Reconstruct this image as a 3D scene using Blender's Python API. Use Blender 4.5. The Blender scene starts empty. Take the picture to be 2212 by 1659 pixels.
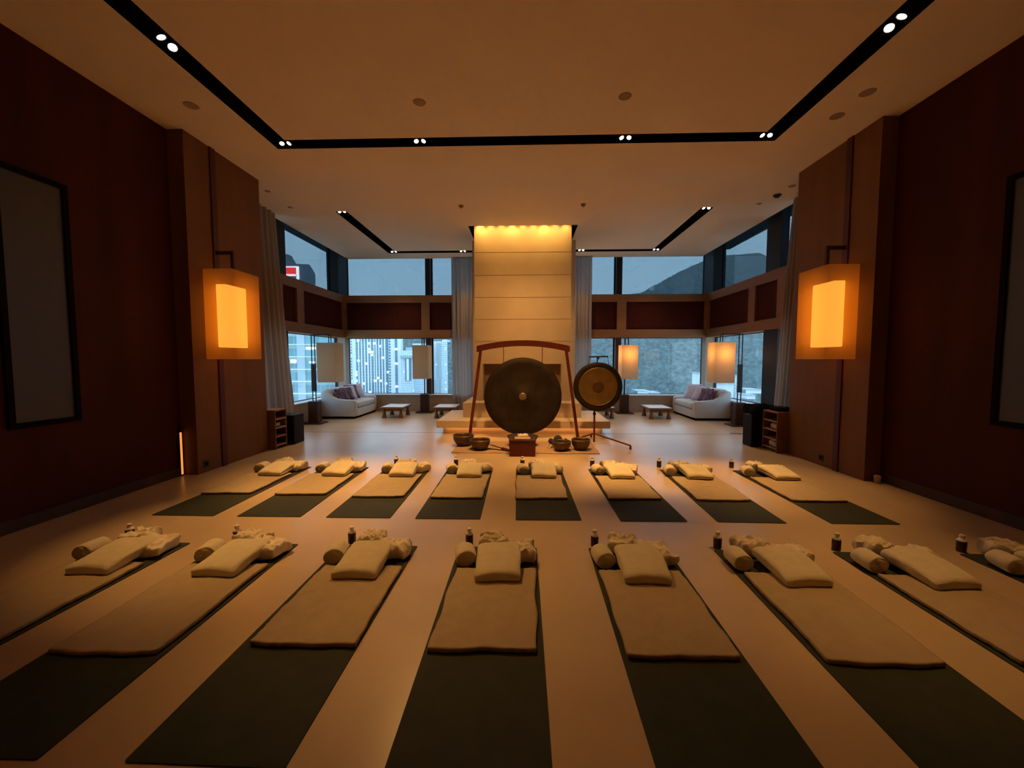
import bpy, math, random
import numpy as np
from mathutils import Vector, Matrix, noise
random.seed(7)
S = bpy.context.scene
COL = S.collection
PI = math.pi

# ------------------------------------------------------------------ camera
F, IW, IH, VX, VY, CAMZ = 880., 2212, 1659, 1134., 776., 1.6
CX, CY = IW/2, IH/2
def basis(psi, th):
    fw = Vector((-math.sin(psi)*math.cos(th), math.cos(psi)*math.cos(th), -math.sin(th)))
    rt = Vector((math.cos(psi), math.sin(psi), 0))
    return rt, rt.cross(fw), fw
psi, th = math.atan2(VX-CX, F), math.atan2(CY-VY, F)
for _ in range(50):
    rt, up, fw = basis(psi, th); d = Vector((0, 1, 0))
    psi += (VX-(CX+F*d.dot(rt)/d.dot(fw)))/F; th -= (VY-(CY-F*d.dot(up)/d.dot(fw)))/F
RT, UP, FW = basis(psi, th)
cd = bpy.data.cameras.new('camera'); cam = bpy.data.objects.new('camera', cd); COL.objects.link(cam)
cd.sensor_width = 36; cd.lens = F/IW*36; cd.clip_start = .05; cd.clip_end = 4000
cam.matrix_world = Matrix.Translation((0, 0, CAMZ)) @ Matrix((RT, UP, -FW)).transposed().to_4x4()
S.camera = cam
def ray(x, y): return FW*F+RT*(x-CX)+UP*(CY-y)
def fl(x, y, z=0.):
    d = ray(x, y); t = (z-CAMZ)/d.z; return Vector((d.x*t, d.y*t, z))
def onY(x, y, Y):
    d = ray(x, y); t = Y/d.y; return Vector((d.x*t, Y, CAMZ+d.z*t))

# ------------------------------------------------------------------ world, exposure
vs = S.view_settings
S.display_settings.display_device = 'sRGB'
vs.view_transform = 'Standard'; vs.look = 'None'; vs.gamma = 1; vs.exposure = 1.3; vs.use_curve_mapping = False
c = S.cycles
c.use_denoising = True
try: c.denoiser = 'OPENIMAGEDENOISE'
except Exception: pass
c.max_bounces = 8; c.diffuse_bounces = 4; c.glossy_bounces = 3; c.transmission_bounces = 4; c.transparent_max_bounces = 10
c.volume_bounces = 0; c.sample_clamp_indirect = 4; c.caustics_reflective = False; c.caustics_refractive = False
c.use_adaptive_sampling = True; c.adaptive_threshold = 0.02

W = bpy.data.worlds.new('dusk_sky'); S.world = W; W.use_nodes = True
nt = W.node_tree; nt.nodes.clear()
tc = nt.nodes.new('ShaderNodeTexCoord'); sx = nt.nodes.new('ShaderNodeSeparateXYZ')
mp = nt.nodes.new('ShaderNodeMapping'); mp.inputs['Scale'].default_value = (1.5, 1.5, 5)
nz = nt.nodes.new('ShaderNodeTexNoise'); nz.inputs['Scale'].default_value = 2.2; nz.inputs['Detail'].default_value = 4
ad = nt.nodes.new('ShaderNodeMath'); ad.operation = 'MULTIPLY_ADD'; ad.inputs[1].default_value = .25
cr = nt.nodes.new('ShaderNodeValToRGB'); bg = nt.nodes.new('ShaderNodeBackground'); wo = nt.nodes.new('ShaderNodeOutputWorld')
e = cr.color_ramp.elements
e[0].position = 0.0; e[0].color = (.44, .60, .74, 1); e[1].position = .6; e[1].color = (.27, .44, .62, 1)
x = e.new(.22); x.color = (.36, .56, .72, 1)
L = nt.links.new
L(tc.outputs['Generated'], sx.inputs[0]); L(tc.outputs['Generated'], mp.inputs[0]); L(mp.outputs[0], nz.inputs['Vector'])
L(nz.outputs['Fac'], ad.inputs[0]); L(sx.outputs['Z'], ad.inputs[2])
sb = nt.nodes.new('ShaderNodeMath'); sb.operation = 'SUBTRACT'; sb.inputs[1].default_value = .11
L(ad.outputs[0], sb.inputs[0]); L(sb.outputs[0], cr.inputs[0]); L(cr.outputs[0], bg.inputs[0]); L(bg.outputs[0], wo.inputs[0])
bg.inputs[1].default_value = 1.6

# ------------------------------------------------------------------ materials
def new_mat(name):
    m = bpy.data.materials.new(name); m.use_nodes = True
    return m, m.node_tree, m.node_tree.nodes['Principled BSDF']
def mat(name, col, rough=.6, metal=0, spec=.4, vary=.0, vscale=8, bump=0, bscale=60, stretch=(1, 1, 1), col2=None, sheen=0, detail=5):
    m, t, p = new_mat(name)
    p.inputs['Base Color'].default_value = (*col, 1); p.inputs['Roughness'].default_value = rough
    p.inputs['Metallic'].default_value = metal; p.inputs['Specular IOR Level'].default_value = spec
    if sheen: p.inputs['Sheen Weight'].default_value = sheen
    tc = t.nodes.new('ShaderNodeTexCoord'); mp = t.nodes.new('ShaderNodeMapping'); mp.inputs['Scale'].default_value = stretch
    t.links.new(tc.outputs['Object'], mp.inputs[0])
    n = t.nodes.new('ShaderNodeTexNoise'); n.inputs['Scale'].default_value = vscale; n.inputs['Detail'].default_value = detail
    t.links.new(mp.outputs[0], n.inputs['Vector'])
    r = t.nodes.new('ShaderNodeValToRGB'); r.color_ramp.elements[0].position = .3; r.color_ramp.elements[1].position = .7
    b2 = col2 or tuple(min(1, v*(1+vary)) for v in col)
    r.color_ramp.elements[0].color = (*(tuple(v*(1-vary) for v in col)), 1); r.color_ramp.elements[1].color = (*b2, 1)
    t.links.new(n.outputs['Fac'], r.inputs[0]); t.links.new(r.outputs[0], p.inputs['Base Color'])
    if bump:
        n2 = t.nodes.new('ShaderNodeTexNoise'); n2.inputs['Scale'].default_value = bscale; n2.inputs['Detail'].default_value = 3
        t.links.new(mp.outputs[0], n2.inputs['Vector'])
        b = t.nodes.new('ShaderNodeBump'); b.inputs['Strength'].default_value = bump; b.inputs['Distance'].default_value = .01
        t.links.new(n2.outputs['Fac'], b.inputs['Height']); t.links.new(b.outputs[0], p.inputs['Normal'])
    return m
def emit(name, col, s):
    m, t, p = new_mat(name)
    p.inputs['Base Color'].default_value = (*col, 1); p.inputs['Emission Color'].default_value = (*col, 1); p.inputs['Emission Strength'].default_value = s
    return m
def glass(name, tint, ior=1.45):
    m = bpy.data.materials.new(name); m.use_nodes = True; t = m.node_tree; t.nodes.clear()
    o = t.nodes.new('ShaderNodeOutputMaterial'); mx = t.nodes.new('ShaderNodeMixShader'); tr = t.nodes.new('ShaderNodeBsdfTransparent')
    gl = t.nodes.new('ShaderNodeBsdfGlossy'); gl.inputs['Roughness'].default_value = 0.02; fr = t.nodes.new('ShaderNodeFresnel'); fr.inputs[0].default_value = ior
    tr.inputs[0].default_value = (*tint, 1)
    ge = t.nodes.new('ShaderNodeNewGeometry'); mr = t.nodes.new('ShaderNodeMapRange'); mr.inputs['To Min'].default_value = ior; mr.inputs['To Max'].default_value = 1/ior
    t.links.new(ge.outputs['Backfacing'], mr.inputs['Value']); t.links.new(mr.outputs[0], fr.inputs[0])
    t.links.new(fr.outputs[0], mx.inputs[0]); t.links.new(tr.outputs[0], mx.inputs[1]); t.links.new(gl.outputs[0], mx.inputs[2]); t.links.new(mx.outputs[0], o.inputs[0])
    return m
def shade_mat(name, col, transl=.6, transp=.0):
    """thin fabric: diffuse + translucent (+ see-through weave)"""
    m = bpy.data.materials.new(name); m.use_nodes = True; t = m.node_tree; t.nodes.clear()
    o = t.nodes.new('ShaderNodeOutputMaterial'); a = t.nodes.new('ShaderNodeMixShader'); b = t.nodes.new('ShaderNodeMixShader')
    df = t.nodes.new('ShaderNodeBsdfDiffuse'); tl = t.nodes.new('ShaderNodeBsdfTranslucent'); tr = t.nodes.new('ShaderNodeBsdfTransparent')
    tc = t.nodes.new('ShaderNodeTexCoord'); n = t.nodes.new('ShaderNodeTexNoise'); n.inputs['Scale'].default_value = 90; n.inputs['Detail'].default_value = 2
    r = t.nodes.new('ShaderNodeValToRGB'); r.color_ramp.elements[0].color = (*(v*.85 for v in col), 1); r.color_ramp.elements[1].color = (*col, 1)
    t.links.new(tc.outputs['Object'], n.inputs['Vector']); t.links.new(n.outputs['Fac'], r.inputs[0])
    t.links.new(r.outputs[0], df.inputs[0]); t.links.new(r.outputs[0], tl.inputs[0])
    a.inputs[0].default_value = transl; b.inputs[0].default_value = transp
    t.links.new(df.outputs[0], a.inputs[1]); t.links.new(tl.outputs[0], a.inputs[2])
    t.links.new(a.outputs[0], b.inputs[1]); t.links.new(tr.outputs[0], b.inputs[2]); t.links.new(b.outputs[0], o.inputs[0])
    return m
def grid_mat(name, base, win, lit, cw, ch, fx, fy, plit, ax='X', litcol=(1, .93, .75)):
    """a facade strip: repeating panes cw wide, ch high; a share plit of them lit"""
    m, t, p = new_mat(name); N = t.nodes.new; K = t.links.new
    tc = N('ShaderNodeTexCoord'); s = N('ShaderNodeSeparateXYZ'); K(tc.outputs['Object'], s.inputs[0])
    def ma(op, a, b=None):
        n = N('ShaderNodeMath'); n.operation = op
        for i, v in enumerate((a, b)):
            if v is None: continue
            if isinstance(v, (int, float)): n.inputs[i].default_value = v
            else: K(v, n.inputs[i])
        return n.outputs[0]
    u = ma('DIVIDE', s.outputs[ax], cw); v = ma('DIVIDE', s.outputs['Z'], ch)
    fu = ma('FRACT', u); fv = ma('FRACT', v)
    mask = ma('MULTIPLY', ma('LESS_THAN', fu, fx), ma('LESS_THAN', fv, fy))
    cb = N('ShaderNodeCombineXYZ'); K(ma('FLOOR', u), cb.inputs[0]); K(ma('FLOOR', v), cb.inputs[1])
    wn = N('ShaderNodeTexWhiteNoise'); wn.noise_dimensions = '2D'; K(cb.outputs[0], wn.inputs['Vector'])
    on = ma('LESS_THAN', wn.outputs['Value'], plit)
    mx = N('ShaderNodeMix'); mx.data_type = 'RGBA'; K(mask, mx.inputs['Factor']); mx.inputs['A'].default_value = (*base, 1)
    m2 = N('ShaderNodeMix'); m2.data_type = 'RGBA'; K(wn.outputs['Value'], m2.inputs['Factor'])
    m2.inputs['A'].default_value = (*win, 1); m2.inputs['B'].default_value = (*(min(1, w*1.7) for w in win), 1); K(m2.outputs['Result'], mx.inputs['B'])
    K(mx.outputs['Result'], p.inputs['Base Color']); p.inputs['Roughness'].default_value = .5
    p.inputs['Emission Color'].default_value = (*litcol, 1); K(ma('MULTIPLY', ma('MULTIPLY', mask, on), lit), p.inputs['Emission Strength'])
    return m

M = {}
M['floor'] = mat('stone_floor', (.56, .42, .265), .30, spec=.5, vary=.10, vscale=1.3, bump=.03, bscale=5)
M['ceiling'] = mat('ceiling_plaster', (.90, .77, .61), .95, spec=.1, vary=.03, vscale=1)
M['wall'] = mat('dark_red_timber', (.058, .009, .002), .65, spec=.15, vary=.25, vscale=3, stretch=(1, 1, .12))
M['pil'] = mat('brown_timber_veneer', (.17, .07, .018), .55, spec=.3, vary=.12, vscale=4, stretch=(1, 1, .1))
M['darkwood'] = mat('dark_wood', (.055, .022, .014), .5, vary=.2, stretch=(1, 1, .2))
M['void'] = mat('matt_black_lining', (.004, .004, .004), .9, spec=.1)
M['frame'] = mat('dark_window_metal', (.012, .011, .012), .5, spec=.3)
M['band'] = mat('band_timber', (.26, .12, .045), .55, spec=.3, vary=.1, vscale=4, stretch=(.2, .2, 1))
M['sill'] = mat('pale_stone_sill', (.62, .58, .54), .35)
M['lowwall'] = mat('sill_wall_stone', (.38, .28, .20), .7, vary=.06)
M['limestone'] = mat('cream_limestone', (.70, .56, .40), .6, spec=.3, vary=.05, vscale=2, bump=.06, bscale=30)
M['hearth'] = mat('hearth_stone', (.30, .20, .13), .8)
M['mat'] = mat('olive_mat_rubber', (.034, .038, .021), .75, spec=.25, vary=.12, bump=.15, bscale=300)
M['blanket'] = mat('beige_wool', (.47, .365, .225), .95, spec=.1, vary=.06, vscale=12, bump=.35, bscale=420, sheen=.2)
M['towel'] = mat('cream_terry', (.80, .70, .47), .95, spec=.1, vary=.05, vscale=14, bump=.7, bscale=260, sheen=.2)
M['cloth'] = mat('white_cotton', (.76, .66, .5), .9, spec=.1, vary=.06, vscale=10, bump=.3, bscale=140)
M['bottle'] = mat('brown_bottle', (.05, .025, .015), .25)
M['cap'] = mat('white_plastic', (.88, .82, .70), .45)
M['gong'] = mat('dark_bronze', (.022, .012, .007), .6, metal=.4, vary=.45, vscale=5, bump=.25, bscale=9)
M['boss'] = mat('polished_bronze', (.22, .165, .10), .45, metal=.7)
M['gold'] = mat('golden_bronze', (.19, .115, .035), .5, metal=.5, vary=.2, vscale=6, bump=.25, bscale=14)
M['goldc'] = mat('brown_bronze', (.10, .045, .014), .6, metal=.4, vary=.2)
M['redwood'] = mat('red_lacquer_wood', (.12, .022, .010), .45, spec=.3, vary=.15)
M['redbox'] = mat('oxblood_box', (.07, .007, .006), .45, vary=.1)
M['bowl'] = mat('singing_bowl_bronze', (.12, .075, .038), .48, metal=.65, vary=.3, vscale=18, bump=.4, bscale=60)
M['mallet'] = mat('dark_felt', (.03, .03, .035), .9)
M['rug'] = mat('woven_mat', (.42, .27, .16), .9, vary=.08, bump=.4, bscale=200)
M['metal'] = mat('dark_steel', (.05, .035, .03), .4, metal=.6)
M['red_metal'] = mat('red_brown_tube', (.14, .035, .02), .4, metal=.3)
M['sofa'] = mat('pale_grey_fabric', (.62, .61, .60), .9, spec=.1, vary=.03, bump=.2, bscale=300)
M['lilac'] = mat('lilac_silk', (.52, .48, .60), .6, vary=.08, sheen=.2)
M['plum'] = mat('plum_pattern', (.10, .05, .09), .6, vary=.9, vscale=14, detail=1)
M['marble'] = mat('pale_table_top', (.72, .70, .68), .3, vary=.04)
M['tablewood'] = mat('table_timber', (.22, .12, .07), .5, vary=.15)
M['black'] = mat('black_casing', (.006, .006, .007), .6, spec=.2)
M['blackcloth'] = mat('black_cloth', (.008, .008, .009), .95, spec=.05)
M['shelf'] = mat('shelf_timber', (.17, .075, .04), .55, vary=.15)
M['shelfin'] = mat('pale_shelf_edge', (.34, .20, .12), .55, vary=.1)
M['white'] = mat('white_ceramic', (.75, .72, .68), .4)
M['curtain'] = shade_mat('grey_brown_sheer', (.36, .29, .24), .15, .0)
M['sheer'] = shade_mat('grey_sheer', (.52, .46, .42), .35, .05)
M['paper'] = shade_mat('floor_lamp_paper', (.80, .64, .47), .55)
M['lantern'] = shade_mat('lantern_organza', (.80, .42, .12), .60, .34)
M['glow'] = emit('lantern_diffuser', (1, .44, .055), .88)
M['bulb'] = emit('lamp_bulb', (1, .44, .09), 20)
M['lens'] = emit('spot_lens', (1, .80, .55), 9)
M['led'] = emit('led_strip', (1, .45, .14), 2.2)
M['pane'] = glass('clear_glass', (.92, .95, .96))
M['tint'] = glass('smoked_glass', (.40, .44, .46))
M['dkglass'] = mat('dark_frosted_glass', (.05, .038, .012), .45, spec=.5)
M['plate'] = mat('ceiling_plate', (.36, .26, .18), .8)
M['knot'] = mat('dark_detector', (.03, .02, .016), .6)
# ribbed dark panels
m, t, p = new_mat('ribbed_dark_panel'); M['rib'] = m
tc = t.nodes.new('ShaderNodeTexCoord'); s_ = t.nodes.new('ShaderNodeSeparateXYZ'); a_ = t.nodes.new('ShaderNodeMath'); a_.operation = 'ADD'
w_ = t.nodes.new('ShaderNodeMath'); w_.operation = 'SINE'; k_ = t.nodes.new('ShaderNodeMath'); k_.operation = 'MULTIPLY'; k_.inputs[1].default_value = 2*PI/.042
b_ = t.nodes.new('ShaderNodeBump'); b_.inputs['Strength'].default_value = .9; b_.inputs['Distance'].default_value = .01
t.links.new(tc.outputs['Object'], s_.inputs[0]); t.links.new(s_.outputs['X'], a_.inputs[0]); t.links.new(s_.outputs['Y'], a_.inputs[1])
t.links.new(a_.outputs[0], k_.inputs[0]); t.links.new(k_.outputs[0], w_.inputs[0]); t.links.new(w_.outputs[0], b_.inputs['Height']); t.links.new(b_.outputs[0], p.inputs['Normal'])
p.inputs['Base Color'].default_value = (.075, .012, .004, 1); p.inputs['Roughness'].default_value = .75; p.inputs['Specular IOR Level'].default_value = .12

# ------------------------------------------------------------------ mesh builder
class MB:
    def __init__(s): s.v = []; s.f = []
    def add(s, vs, fs):
        o = len(s.v); s.v += [tuple(v) for v in vs]; s.f += [tuple(i+o for i in f) for f in fs]; return s
    def box(s, x0, x1, y0, y1, z0, z1, rot=None, c=None):
        vs = [Vector((x, y, z)) for z in (z0, z1) for y in (y0, y1) for x in (x0, x1)]
        if rot is not None:
            c = Vector(c) if c else Vector(((x0+x1)/2, (y0+y1)/2, (z0+z1)/2)); vs = [rot @ (v-c)+c for v in vs]
        return s.add(vs, [(0, 2, 3, 1), (4, 5, 7, 6), (0, 1, 5, 4), (2, 6, 7, 3), (0, 4, 6, 2), (1, 3, 7, 5)])
    def prism(s, pts, a0, a1, axis='y'):
        """2-D outline pts extruded along axis"""
        def q(p, a): return {'y': (p[0], a, p[1]), 'x': (a, p[0], p[1]), 'z': (p[0], p[1], a)}[axis]
        n = len(pts)
        return s.add([q(p, a0) for p in pts]+[q(p, a1) for p in pts],
                     [tuple(range(n))[::-1], tuple(range(n, 2*n))]+[(i, (i+1) % n, (i+1) % n+n, i+n) for i in range(n)])
    def tube(s, pts, r, n=10, caps=True):
        pts = [Vector(p) for p in pts]; rs = r if isinstance(r, (list, tuple)) else [r]*len(pts); rings = []
        ref = None
        for i, p in enumerate(pts):
            d = (pts[min(i+1, len(pts)-1)]-pts[max(i-1, 0)]).normalized()
            if ref is None: ref = Vector((0, 0, 1)) if abs(d.z) < .9 else Vector((1, 0, 0))
            a = d.cross(ref).normalized(); b = d.cross(a).normalized(); ref = -b if False else ref
            rings.append([p+(a*math.cos(2*PI*k/n)+b*math.sin(2*PI*k/n))*rs[i] for k in range(n)])
        vs = [v for R in rings for v in R]; fs = []
        for i in range(len(pts)-1):
            for k in range(n): fs.append((i*n+k, i*n+(k+1) % n, (i+1)*n+(k+1) % n, (i+1)*n+k))
        if caps: fs += [tuple(range(n))[::-1], tuple(range((len(pts)-1)*n, len(pts)*n))]
        return s.add(vs, fs)
    def lathe(s, prof, c=(0, 0, 0), n=32, axis='z'):
        """prof: (radius, height); closed on the axis where radius is 0"""
        c = Vector(c); vs = []; fs = []
        for (r, h) in prof:
            for k in range(n):
                a = 2*PI*k/n; x, y = r*math.cos(a), r*math.sin(a)
                v = {'z': (x, y, h), 'y': (x, h, y), 'x': (h, x, y)}[axis]; vs.append(c+Vector(v))
        for i in range(len(prof)-1):
            for k in range(n): fs.append((i*n+k, i*n+(k+1) % n, (i+1)*n+(k+1) % n, (i+1)*n+k))
        return s.add(vs, fs)
    def xf(s, mtx): s.v = [tuple(mtx @ Vector(v)) for v in s.v]; return s
    def mesh(s, name, m, smooth=False, bevel=0):
        me = bpy.data.meshes.new(name); me.from_pydata(s.v, [], s.f); me.materials.append(m)
        me.update(); me.validate()
        import bmesh
        b = bmesh.new(); b.from_mesh(me); bmesh.ops.remove_doubles(b, verts=b.verts, dist=1e-5)
        bmesh.ops.recalc_face_normals(b, faces=b.faces); b.to_mesh(me); b.free()
        if smooth: 
            for p in me.polygons: p.use_smooth = True
        return me
    def build(s, name, m, parent=None, smooth=False, bevel=0, loc=(0, 0, 0), rz=0, segs=2):
        o = bpy.data.objects.new(name, s.mesh(name, m, smooth)); COL.objects.link(o); o.location = loc; o.rotation_euler.z = rz
        if parent: o.parent = parent
        if bevel:
            b = o.modifiers.new('edge', 'BEVEL'); b.width = bevel; b.segments = segs; b.limit_method = 'ANGLE'
        return o
def tag(o, label=None, cat=None, group=None, kind=None):
    for k, v in (('label', label), ('category', cat), ('group', group), ('kind', kind)):
        if v: o[k] = v
    return o
def empty(name, loc=(0, 0, 0), rz=0, label=None, cat=None, group=None, kind=None):
    o = bpy.data.objects.new(name, None); COL.objects.link(o); o.location = loc; o.rotation_euler.z = rz; o.empty_display_size = .1
    return tag(o, label, cat, group, kind)
KIDS = {}
def copy_tree(o, parent=None):
    n = o.copy(); COL.objects.link(n); n.parent = parent
    for ch in list(o.children): copy_tree(ch, n)
    return n
def struct(o): o['kind'] = 'structure'; return o
def bx(name, b, m, parent=None, bevel=0, **k): return MB().box(*b).build(name, m, parent, bevel=bevel, **k)

H = 4.63          # ceiling height
YB = 12.35        # inner face of the window wall
XL, XR = -5.5, 5.38
GY, GL, GR = YB+.3, XL-.3, XR+.3

# ------------------------------------------------------------------ room shell
struct(bx('floor', (-6.3, 6.3, -6.3, 12.8, -.3, 0), M['floor']))
struct(bx('trim_1', (XL+.1, XR-.1, 8.745, 8.757, -.002, .0015), M['frame']))      # dark joint across the floor
struct(bx('wall_back', (-5, 5, -6.3, -6, 0, 5), M['wall']))
for side, s in (('left', -1), ('right', 1)):
    w = struct(bx('wall_'+side, tuple(sorted((s*4.70-.04, s*6.3))) + (-6.3, 6.98, 0, H), M['wall']))
# side pilasters: timber veneer boxes proud of the walls, a shadow gap on the near side
struct(bx('trim_2', (-4.9, -4.52, 5.42, 6.96, 0, H), M['pil']))
struct(bx('trim_3', (4.46, 4.9, 5.42, 6.98, 0, H), M['pil']))
struct(bx('baseboard_left', (-4.735, -4.725, -6, 5.42, 0, .12), M['darkwood']))
struct(bx('baseboard_right', (4.65, 4.66, -6, 5.42, 0, .12), M['darkwood']))
# ceiling with its slots
holes = [(-3.57, -3.335, -5, 5.97), (3.225, 3.46, -5, 5.97), (-3.57, 3.46, 5.735, 5.97),
         (-3.905, -3.67, 8.46, 11.76), (3.53, 3.765, 8.46, 11.76), (-3.905, -1.35, 11.54, 11.76), (1.2, 3.765, 11.54, 11.76),
         (-1.30, 1.19, 9.45, 10.6)]
xs = sorted({-5.37, 5.22} | {v for h in holes for v in h[:2]}); ys = sorted({-6.3, 12.40} | {v for h in holes for v in h[2:]})
def inhole(x, y):
    for i, h in enumerate(holes):
        if h[0] < x < h[1] and h[2] < y < h[3]: return i
    return -1
cb, lb, cv = MB(), MB(), MB()
T = .30
cells = {}
for i in range(len(xs)-1):
    for j in range(len(ys)-1): cells[i, j] = inhole((xs[i]+xs[i+1])/2, (ys[j]+ys[j+1])/2)
def typ(i, j):
    if (i, j) not in cells: return 'out'
    return 'solid' if cells[i, j] < 0 else ('cove' if cells[i, j] == 7 else 'slot')
for (i, j), hh in cells.items():
    x0, x1, y0, y1 = xs[i], xs[i+1], ys[j], ys[j+1]; t_ = typ(i, j)
    if t_ == 'solid':
        cb.add([(x0, y0, H), (x1, y0, H), (x1, y1, H), (x0, y1, H)], [(0, 1, 2, 3)]); cb.add([(x0, y0, H+T), (x1, y0, H+T), (x1, y1, H+T), (x0, y1, H+T)], [(3, 2, 1, 0)])
    else:
        b_ = cv if t_ == 'cove' else lb
        z = H+T+(.25 if t_ == 'cove' else 0)
        b_.add([(x0, y0, z), (x1, y0, z), (x1, y1, z), (x0, y1, z)], [(0, 1, 2, 3)])
    for (di, dj, q) in ((1, 0, ((x1, y0), (x1, y1))), (-1, 0, ((x0, y0), (x0, y1))), (0, 1, ((x0, y1), (x1, y1))), (0, -1, ((x0, y0), (x1, y0)))):
        n_ = typ(i+di, j+dj)
        if t_ == n_ : continue
        if t_ == 'solid' and n_ == 'out':
            (a, b), (cc, d_) = q; cb.add([(a, b, H), (cc, d_, H), (cc, d_, H+T), (a, b, H+T)], [(0, 1, 2, 3)])
        elif t_ in ('slot', 'cove') and n_ == 'solid':
            (a, b), (cc, d_) = q; zt = H+T+(.25 if t_ == 'cove' else 0)
            tgt = cv if t_ == 'cove' else lb
            tgt.add([(a, b, H), (cc, d_, H), (cc, d_, zt), (a, b, zt)], [(0, 1, 2, 3)])
struct(cb.build('ceiling', M['ceiling'])); struct(lb.build('trim_4', M['void'])); struct(cv.build('trim_5', M['darkwood']))
# roof pocket over the windows
RZ = 4.98
struct(MB().box(-6.3, 6.3, 12.42, 13.0, RZ, RZ+.3).box(-6.3, -5.38, 6.98, 12.42, RZ, RZ+.3).box(5.23, 6.3, 6.98, 12.42, RZ, RZ+.3).box(-6.3, 6.3, -6.3, 12.42, RZ+.3, RZ+.5).build('trim_6', M['frame']))
# window wall: low wall, sill, timber band
lw = MB().box(XL-.4, XR+.4, YB, YB+.4, 0, .50)
struct(lw.build('wall_far', M['lowwall']))
struct(bx('wall_alcove_left', (XL-.4, XL, 6.98, YB, 0, .5), M['lowwall'])); struct(bx('wall_alcove_right', (XR, XR+.4, 6.98, YB, 0, .5), M['lowwall']))
struct(MB().box(XL-.4, XR+.4, YB-.02, YB+.42, .50, .525).box(XL-.42, XL+.02, 6.98, YB-.02, .50, .525).box(XR-.02, XR+.42, 6.98, YB-.02, .5, .525).build('trim_7', M['sill']))
Z1, Z2 = 2.25, 3.53
def band(name, ax, u0, u1, f, dirn, panels):
    """timber band with recessed ribbed panels; ax 'x' runs along x at y=f, ax 'y' runs along y at x=f"""
    us = sorted([u0, u1]+[p for q in panels for p in q]); b = MB()
    def B(ua, ub, z0, z1, d0, d1):
        d0, d1 = sorted((f+dirn*d0, f+dirn*d1))
        (b.box(ua, ub, d0, d1, z0, z1) if ax == 'x' else b.box(d0, d1, ua, ub, z0, z1))
    B(u0, u1, Z1, 2.49, 0, .4); B(u0, u1, 3.31, Z2, 0, .4)
    for k in range(0, len(us)-1, 2): B(us[k], us[k+1], 2.49, 3.31, 0, .4)
    o = struct(b.build(name, M['band']))
    for (pa, pb) in panels:
        q = MB(); d0, d1 = sorted((f+dirn*.05, f+dirn*.35))
        (q.box(pa, pb, d0, d1, 2.49, 3.31) if ax == 'x' else q.box(d0, d1, pa, pb, 2.49, 3.31))
        q.build('ribbed_panel', M['rib'], o)
band('trim_8', 'x', XL, -1.55, YB, 1, [(-5.44, -3.14), (-2.89, -1.75)])
band('trim_9', 'x', 1.35, XR, YB, 1, [(1.55, 2.74), (3.02, 5.32)])
band('trim_10', 'y', 6.98, YB, XL, -1, [(7.2, 9.0), (9.2, 9.77), (10.08, 12.25)])
band('trim_11', 'y', 6.98, YB, XR, 1, [(7.2, 8.7), (8.98, 9.82), (10.1, 12.25)])
struct(bx('wall_chimney', (-1.57, 1.36, YB-.02, YB+.4, 0, RZ), M['lowwall']))
# columns at the corners and along the sides
struct(bx('trim_12', (XL-.32, XL-.0, YB, YB+.35, .525, Z1), M['lowwall'])); struct(bx('trim_13', (XR, XR+.32, YB, YB+.35, .525, Z1), M['lowwall']))
struct(bx('trim_14', (XL-.34, XL, 12.0, YB+.35, Z2, RZ), M['frame'])); struct(bx('trim_15', (XR, XR+.34, 12.0, YB+.35, Z2, RZ), M['frame']))
struct(bx('trim_16', (XL-.14, XL-.02, 8.99, 9.38, .525, Z1), M['frame'])); struct(bx('trim_17', (XL-.14, XL-.02, 8.99, 9.38, Z2, RZ), M['frame']))
struct(bx('trim_18', (XR+.02, XR+.14, 8.94, 9.46, .525, Z1), M['frame'])); struct(bx('trim_19', (XR+.02, XR+.14, 8.94, 9.46, Z2, RZ), M['frame']))
# windows: frame with one pane each
wn = [0]
def window(ax, u0, u1, z0, z1, f, m, fw_=.03):
    wn[0] += 1; b = MB()
    def B(ua, ub, za, zb, d=.03):
        (b.box(ua, ub, f-d, f+d, za, zb) if ax == 'x' else b.box(f-d, f+d, ua, ub, za, zb))
    B(u0, u1, z0, z0+fw_*.5); B(u0, u1, z1-fw_*.5, z1); B(u0, u0+fw_, z0+fw_*.5, z1-fw_*.5); B(u1-fw_, u1, z0+fw_*.5, z1-fw_*.5)
    o = struct(b.build('window_%d' % wn[0], M['frame']))
    q = MB()
    (q.box(u0+fw_, u1-fw_, f-.004, f+.004, z0+fw_*.5, z1-fw_*.5) if ax == 'x' else q.box(f-.004, f+.004, u0+fw_, u1-fw_, z0+fw_*.5, z1-fw_*.5))
    q.build('pane', m, o)
for z0, z1, m in ((.525, Z1, M['pane']), (Z2, RZ, M['tint'])):
    window('x', XL-.02, -3.03, z0, z1, GY, m); window('x', -2.88, -1.57, z0, z1, GY, m)
    window('x', 1.36, 2.73, z0, z1, GY, m); window('x', 2.90, XR+.02, z0, z1, GY, m)
    window('y', 9.19, 12.0 if z0 > 1 else YB, z0, z1, GL, m); window('y', 7.0, 9.19, z0, z1, GL, m)
    window('y', 9.2, 12.0 if z0 > 1 else YB, z0, z1, GR, m); window('y', 7.0, 9.2, z0, z1, GR, m)
k = 20
for (a, b) in ((-3.03, -2.88), (2.73, 2.90)):
    for z0, z1, m in ((.525, Z1, M['darkwood']), (Z2, RZ, M['frame'])):
        struct(bx('trim_%d' % k, (a, b, YB+.08, YB+.36, z0, z1), m)); k += 1

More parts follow.
